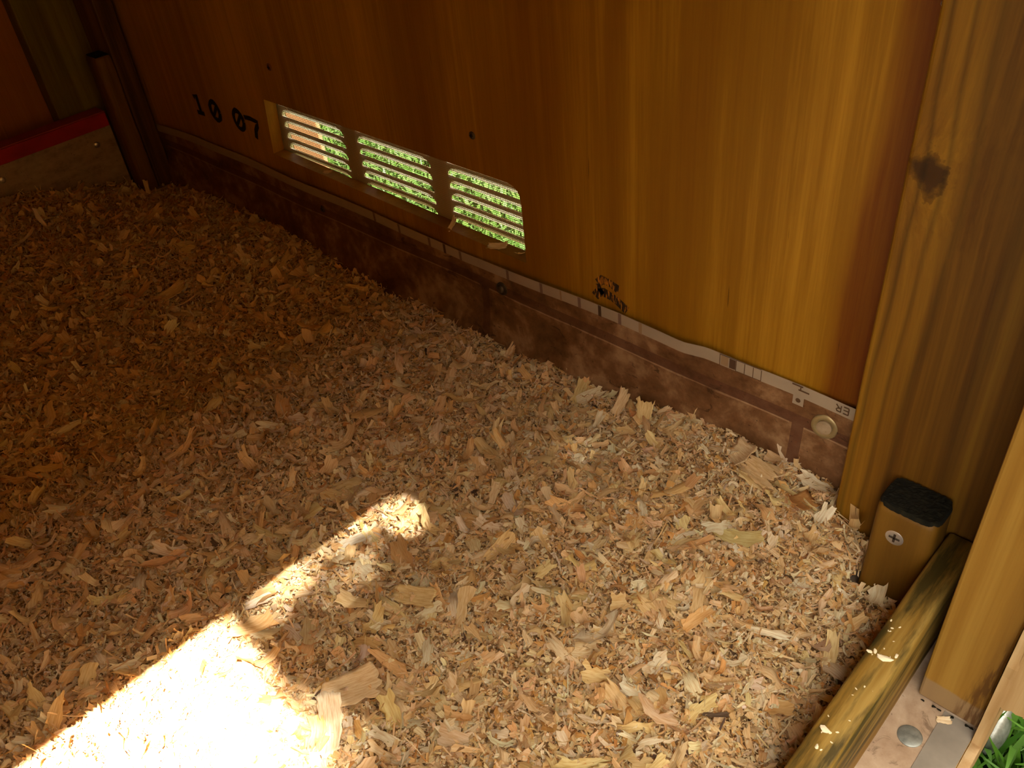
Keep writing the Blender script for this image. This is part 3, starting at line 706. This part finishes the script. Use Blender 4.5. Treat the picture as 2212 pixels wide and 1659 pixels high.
def flakes(n, Lr, Wr, nl, nw, zr, tilt, rag, g, clipL=True, pos=None, curl=1.0, pal=None):
    """n curled shavings as arrays; nl x nw vertices each"""
    if pos is None:
        X = np.zeros(0); Y = np.zeros(0)
        while len(X) < n:
            x = g.uniform(-2.5, -0.17, n); y = -1.30 * g.random(n)
            # the door side of the bed is dense; the part the doorway never shows is thin
            keep = in_bed(x, y) & ((y > -0.76 - 0.42 * (x + 1.84) - 0.22) | (g.random(n) < 0.08)) & ((y > -1.11 + 0.86 * (x + 0.955) - 0.25) | (g.random(n) < 0.08))
            X = np.concatenate([X, x[keep]]); Y = np.concatenate([Y, y[keep]])
        X, Y = X[:n], Y[:n]
    else: X, Y = pos
    L = g.uniform(*Lr, n) * (0.7 + 0.6 * g.random(n) ** 2); Wd = g.uniform(*Wr, n)
    yaw = g.uniform(0, 2 * np.pi, n)
    t1 = g.normal(0, tilt, n); t2 = g.normal(0, tilt, n)
    cu = g.normal(0, 1.0, n) * curl; cw = g.normal(0, 0.7, n) * curl; tw = g.normal(0, 0.5, n)
    u = np.linspace(-1, 1, nl)[None, :, None]; v = np.linspace(-1, 1, nw)[None, None, :]
    e = 1 + rag * g.normal(0, 1, (n, 1, nw)) * np.abs(u) ** 3
    tap = 1 - (g.random(n)[:, None, None] ** 2) * 0.75 * (0.5 + 0.5 * u * g.choice([-1, 1], n)[:, None, None])
    l = L[:, None, None] / 2 * u * e + 0 * v
    wv = Wd[:, None, None] / 2 * v * tap + 0.10 * Wd[:, None, None] * g.normal(0, 1, (n, nl, nw)) * (np.abs(v) > 0.99) + 0.25 * Wd[:, None, None] * tw[:, None, None] * u * u
    zz = cu[:, None, None] * L[:, None, None] * 0.22 * u * u + cw[:, None, None] * Wd[:, None, None] * 0.22 * v * v + tw[:, None, None] * Wd[:, None, None] * 0.3 * u * v
    cy, sy = np.cos(yaw), np.sin(yaw)
    a = np.stack([cy * np.cos(t1), sy * np.cos(t1), np.sin(t1)], 1)
    b0 = np.stack([-sy, cy, 0 * sy], 1); n0 = np.cross(a, b0)
    b = b0 * np.cos(t2)[:, None] + n0 * np.sin(t2)[:, None]; nn = np.cross(a, b)
    Z = height(X, Y) + g.uniform(*zr, n) + 0.30 * np.abs(np.sin(t1)) * L * 0.5
    C = np.stack([X, Y, Z], 1)
    V = C[:, None, None, :] + l[..., None] * a[:, None, None, :] + wv[..., None] * b[:, None, None, :] + zz[..., None] * nn[:, None, None, :]
    V[..., 1] = np.minimum(V[..., 1], -0.0115 - 0.05 * np.clip((-0.98 - V[..., 2]) / 0.125, 0, 1) ** 3)
    for bx0, bx1, by in ((-0.333, 0, -0.0625), (-0.258, 0, -0.1255), (-3, -2.428, -0.1105)):
        ins = (V[..., 0] > bx0) & (V[..., 0] < bx1) & (V[..., 1] > by); V[..., 1] = np.where(ins, by, V[..., 1])
    V[..., 0] = np.clip(V[..., 0], -2.4975, -0.1735); V[..., 2] = np.maximum(V[..., 2], FLOOR + 0.002)
    ci = g.choice(len(PAL), n, p=PW) if pal is None else g.choice(pal, n)
    colr = PAL[ci] * g.uniform(0.82, 1.12, (n, 1)) * (1 + g.normal(0, 0.03, (n, 3)))
    T = np.ones((n, nl * nw, 4)); T[:, :, :3] = np.clip(colr, 0.02, 0.92)[:, None, :]
    G = np.zeros((n, nl, nw, 3)); G[..., 0] = wv * S + g.random(n)[:, None, None] * 9; G[..., 1] = l * S + g.random(n)[:, None, None] * 9; G[..., 2] = g.random(n)[:, None, None] * 9
    ii = np.array([[i * nw + j, (i + 1) * nw + j, (i + 1) * nw + j + 1, i * nw + j + 1] for i in range(nl - 1) for j in range(nw - 1)])
    F = (np.arange(n)[:, None, None] * (nl * nw) + ii[None]).reshape(-1, 4)
    return V.reshape(-1, 3), F, T.reshape(-1, 4), G.reshape(-1, 3)
def bed():
    g = np.random.default_rng(42)
    nx, ny = 330, 260; gx = np.linspace(-2.498, -0.173, nx); gy = np.linspace(-1.85, -0.012, ny)
    X, Y = np.meshgrid(gx, gy, indexing='ij'); Z = height(X, Y) - 0.006 + g.normal(0, 0.0015, X.shape)
    Yc = np.minimum(Y, -0.0115 - 0.05 * np.clip((-0.98 - Z) / 0.125, 0, 1) ** 3)
    V = np.stack([X, Yc, Z], -1).reshape(-1, 3); I = np.arange(nx * ny).reshape(nx, ny)
    F = np.stack([I[:-1, :-1], I[1:, :-1], I[1:, 1:], I[:-1, 1:]], -1).reshape(-1, 4)
    ok = in_bed(X, Y); fo = ok[:-1, :-1] & ok[1:, :-1] & ok[1:, 1:] & ok[:-1, 1:]; F = F[fo.ravel()]
    T = np.ones((nx * ny, 4)); T[:, :3] = np.array((0.50, 0.32, 0.16)) * g.uniform(0.6, 1.1, (nx * ny, 1)); G = np.concatenate([V * S], 0)
    parts = [(V, F, T, G)]
    parts.append(flakes(230000, (0.003, 0.0095), (0.0012, 0.004), 3, 2, (-0.004, 0.004), 0.45, 0.15, g))
    parts.append(flakes(34000, (0.009, 0.020), (0.003, 0.008), 3, 3, (-0.002, 0.006), 0.40, 0.2, g))
    parts.append(flakes(5200, (0.018, 0.036), (0.007, 0.015), 5, 4, (0.0, 0.007), 0.34, 0.2, g))
    parts.append(flakes(7000, (0.018, 0.045), (0.0010, 0.003), 5, 2, (0.0, 0.008), 0.30, 0.1, g))
    parts.append(flakes(1150, (0.032, 0.064), (0.013, 0.026), 7, 6, (0.003, 0.010), 0.30, 0.16, g, pal=[0, 1, 2, 4, 6, 1]))
    k = 0; Vs = []; Fs = []; Ts = []; Gs = []
    for v, f, t, gg in parts:
        Vs.append(v); Fs.append(f + k); Ts.append(t); Gs.append(gg); k += len(v)
    mesh_np('wood_shavings', np.concatenate(Vs), np.concatenate(Fs), np.concatenate(Ts), np.concatenate(Gs), M_SHAV, (-1.3, -0.8, FLOOR),
            'deep bed of pale and tan wood shavings covering the floor', 'shavings', smooth=True)
bed()

# shavings big enough to point at, each a thing of its own
def big(x, y, L, Wd, yaw, pitch, roll, ci, label, lift=0.008, cu=0.3, cw=0.3, z=None, ribs=0.0, seed=1, rag=0.10):
    g = np.random.default_rng(seed); nl, nw = 12, 11
    u = np.linspace(-1, 1, nl)[:, None]; v = np.linspace(-1, 1, nw)[None, :]
    l = L / 2 * u * (1 + rag * g.normal(0, 1, (1, nw)) * np.abs(u) ** 4); wv = Wd / 2 * v * (1 - 0.25 * (0.5 - 0.5 * u)) + 0.03 * Wd * g.normal(0, 1, (nl, nw)) * (np.abs(v) > 0.99)
    zz = cu * L * 0.25 * u * u + cw * Wd * 0.3 * v * v + ribs * Wd * np.sin(v * 14) + 0 * u
    R = Matrix.Rotation(yaw, 3, 'Z') @ Matrix.Rotation(-pitch, 3, 'Y') @ Matrix.Rotation(roll, 3, 'X')
    Rn = np.array(R); Q = np.stack([l, wv, zz], -1).reshape(-1, 3) @ Rn.T
    if z is None: z = float(height(np.array([x]), np.array([y]))[0]) + lift
    th = np.array(R @ Vector((0, 0, 1))) * 0.0011
    C = np.array((x, y, z)); top = Q + C; bot = top - th; n = nl * nw
    I = np.arange(n).reshape(nl, nw); q = np.stack([I[:-1, :-1], I[1:, :-1], I[1:, 1:], I[:-1, 1:]], -1).reshape(-1, 4)
    ring = np.concatenate([I[0, :-1], I[:-1, -1], I[-1, :0:-1], I[:0:-1, 0]]); nx = np.roll(ring, -1)
    F = np.concatenate([q, q[:, ::-1] + n, np.stack([ring, nx, nx + n, ring + n], 1)])
    V = np.concatenate([top, bot]); c = PAL[ci]; T = np.ones((2 * n, 4)); T[:, :3] = c
    gr = np.stack([wv + 0 * l, l, 0 * l + seed], -1).reshape(-1, 3) * S
    return mesh_np('wood_shaving', V, F, T, np.concatenate([gr, gr]), M_SHAV, (x, y, z), label, 'shaving', 'thing', True)
D = math.radians
big(-0.742, -0.052, 0.052, 0.026, D(70), D(60), 0.2, 0, 'large pale shaving standing upright against the vinyl upstand, left of a pair', 0.022, seed=2)
big(-0.692, -0.050, 0.040, 0.034, D(110), D(50), -0.2, 6, 'broad yellowish shaving leaning on the vinyl upstand, right of a pair', 0.016, seed=3)
big(-0.455, -0.070, 0.074, 0.040, D(-20), D(12), 0.5, 1, 'ribbed split shaving sticking out near the washer screw and knotty stud', 0.016, 0.1, 0.1, ribs=0.05, seed=4, rag=0.2)
big(-0.495, -0.055, 0.055, 0.045, D(-35), D(20), 0.6, 0, 'wide cream shaving tilted against the upstand left of the ribbed one', 0.016, seed=5)
big(-0.372, -0.095, 0.060, 0.032, D(80), D(-30), 0.3, 7, 'orange-brown curled shaving in the hollow left of the mossy block', 0.016, 0.6, seed=6)
big(-1.800, -0.370, 0.075, 0.040, D(75), D(15), 0.2, 6, 'large yellowish split flake lying in the dim shavings below the vent', 0.012, seed=7)
big(-1.745, -0.360, 0.070, 0.034, D(65), D(18), -0.4, 0, 'second half of the split flake in the dim shavings, the right one', 0.013, seed=8)
big(-0.668, -0.735, 0.080, 0.050, D(55), D(10), 0.2, 0, 'broad cream shaving at the bottom right of the sun patch', 0.013, seed=9)
big(-0.648, -0.785, 0.078, 0.034, D(140), D(15), -0.2, 4, 'long pale shaving pointing down at the bottom edge beside the sun patch', 0.014, 0.5, seed=10)
big(-0.717, -0.577, 0.072, 0.034, D(20), D(12), 0.3, 6, 'golden rectangular shaving above the middle of the bottom edge', 0.012, seed=11)
# flakes caught on the vent ledge
big(-1.215, 0.010, 0.030, 0.014, D(60), D(55), 0.3, 4, 'pale flake standing on the vent ledge under the gap before the last louvers', z=-0.833, seed=12)
big(-1.085, 0.006, 0.038, 0.018, D(25), D(8), 0.3, 1, 'flat tan flake on the right half of the vent ledge', z=-0.8395, seed=13)
big(-1.030, 0.008, 0.020, 0.013, D(-20), D(25), -0.3, 6, 'small curled flake at the right end of the vent ledge', z=-0.838, seed=14)
big(-1.63, 0.010, 0.026, 0.010, D(15), D(12), 0.3, 2, 'brown flake on the left half of the vent ledge', z=-0.8275, seed=15)
big(-0.075, -0.232, 0.017, 0.011, D(30), D(6), 0.1, 4, 'square cream wood chip at the foot of the door jamb', z=FLOOR + 0.004, cu=0.1, cw=0.1, seed=16)
# crumbs of sawdust on the guard board
def crumb(x, y, r, label, seed, group=None):
    g = random.Random(seed); bm = bmesh.new(); bmesh.ops.create_icosphere(bm, subdivisions=1, radius=1)
    a = g.uniform(0, 3)
    for v in bm.verts:
        k = 1 + g.uniform(-0.3, 0.3); c = v.co * k; c.x *= g.uniform(0.9, 1.1) * 1.3
        v.co = Vector((x + r * (c.x * math.cos(a) - c.y * 0.7 * math.sin(a)), y + r * (c.x * math.sin(a) + c.y * 0.7 * math.cos(a)), BZ + r * 0.30 * (c.z + 0.75)))
    m = MB().bm(bm); o = m.build('sawdust_crumb', M_CRUMB); return tag(o, label, 'crumb', group)
M_CRUMB = flat('pale_sawdust', (0.80, 0.68, 0.48), 0.8)
crumb(-0.148, -0.305, 0.0075, 'largest pale crumb on top of the guard board, nearest the mossy block', 1)
crumb(-0.160, -0.433, 0.0060, 'pale oblong crumb on the guard board near the bottom edge of the photo', 2)
gc = random.Random(9)
for k in range(26):
    yy = gc.uniform(-0.47, -0.24)
    crumb(gc.uniform(-0.167, -0.137), yy, gc.choice([0.0012, 0.0016, 0.002, 0.003]), 'tiny pale sawdust crumb on top of the worn guard board', 20 + k, 'tiny crumbs on the guard board')
for k in range(6):
    gk = random.Random(70 + k); xx = (-0.110, -0.092, -0.083, -0.068, -0.052, -0.044)[k] + gk.uniform(-0.003, 0.003)
    bm = bmesh.new(); bmesh.ops.create_icosphere(bm, subdivisions=1, radius=1); r0 = gk.uniform(0.0012, 0.0030)
    for v in bm.verts: v.co = Vector((xx + v.co.x * r0 * gk.uniform(1.0, 2.2), -0.2195 + gk.uniform(-0.002, 0) + v.co.y * r0 * 0.8, FLOOR + 0.0012 + r0 * 0.6 * (v.co.z + 0.9)))
    tag(MB().bm(bm).build('soil_crumb', M_MOSS), 'dark speck of soil in the joint at the foot of the door jamb', 'crumb', 'soil specks at the foot of the door jamb')
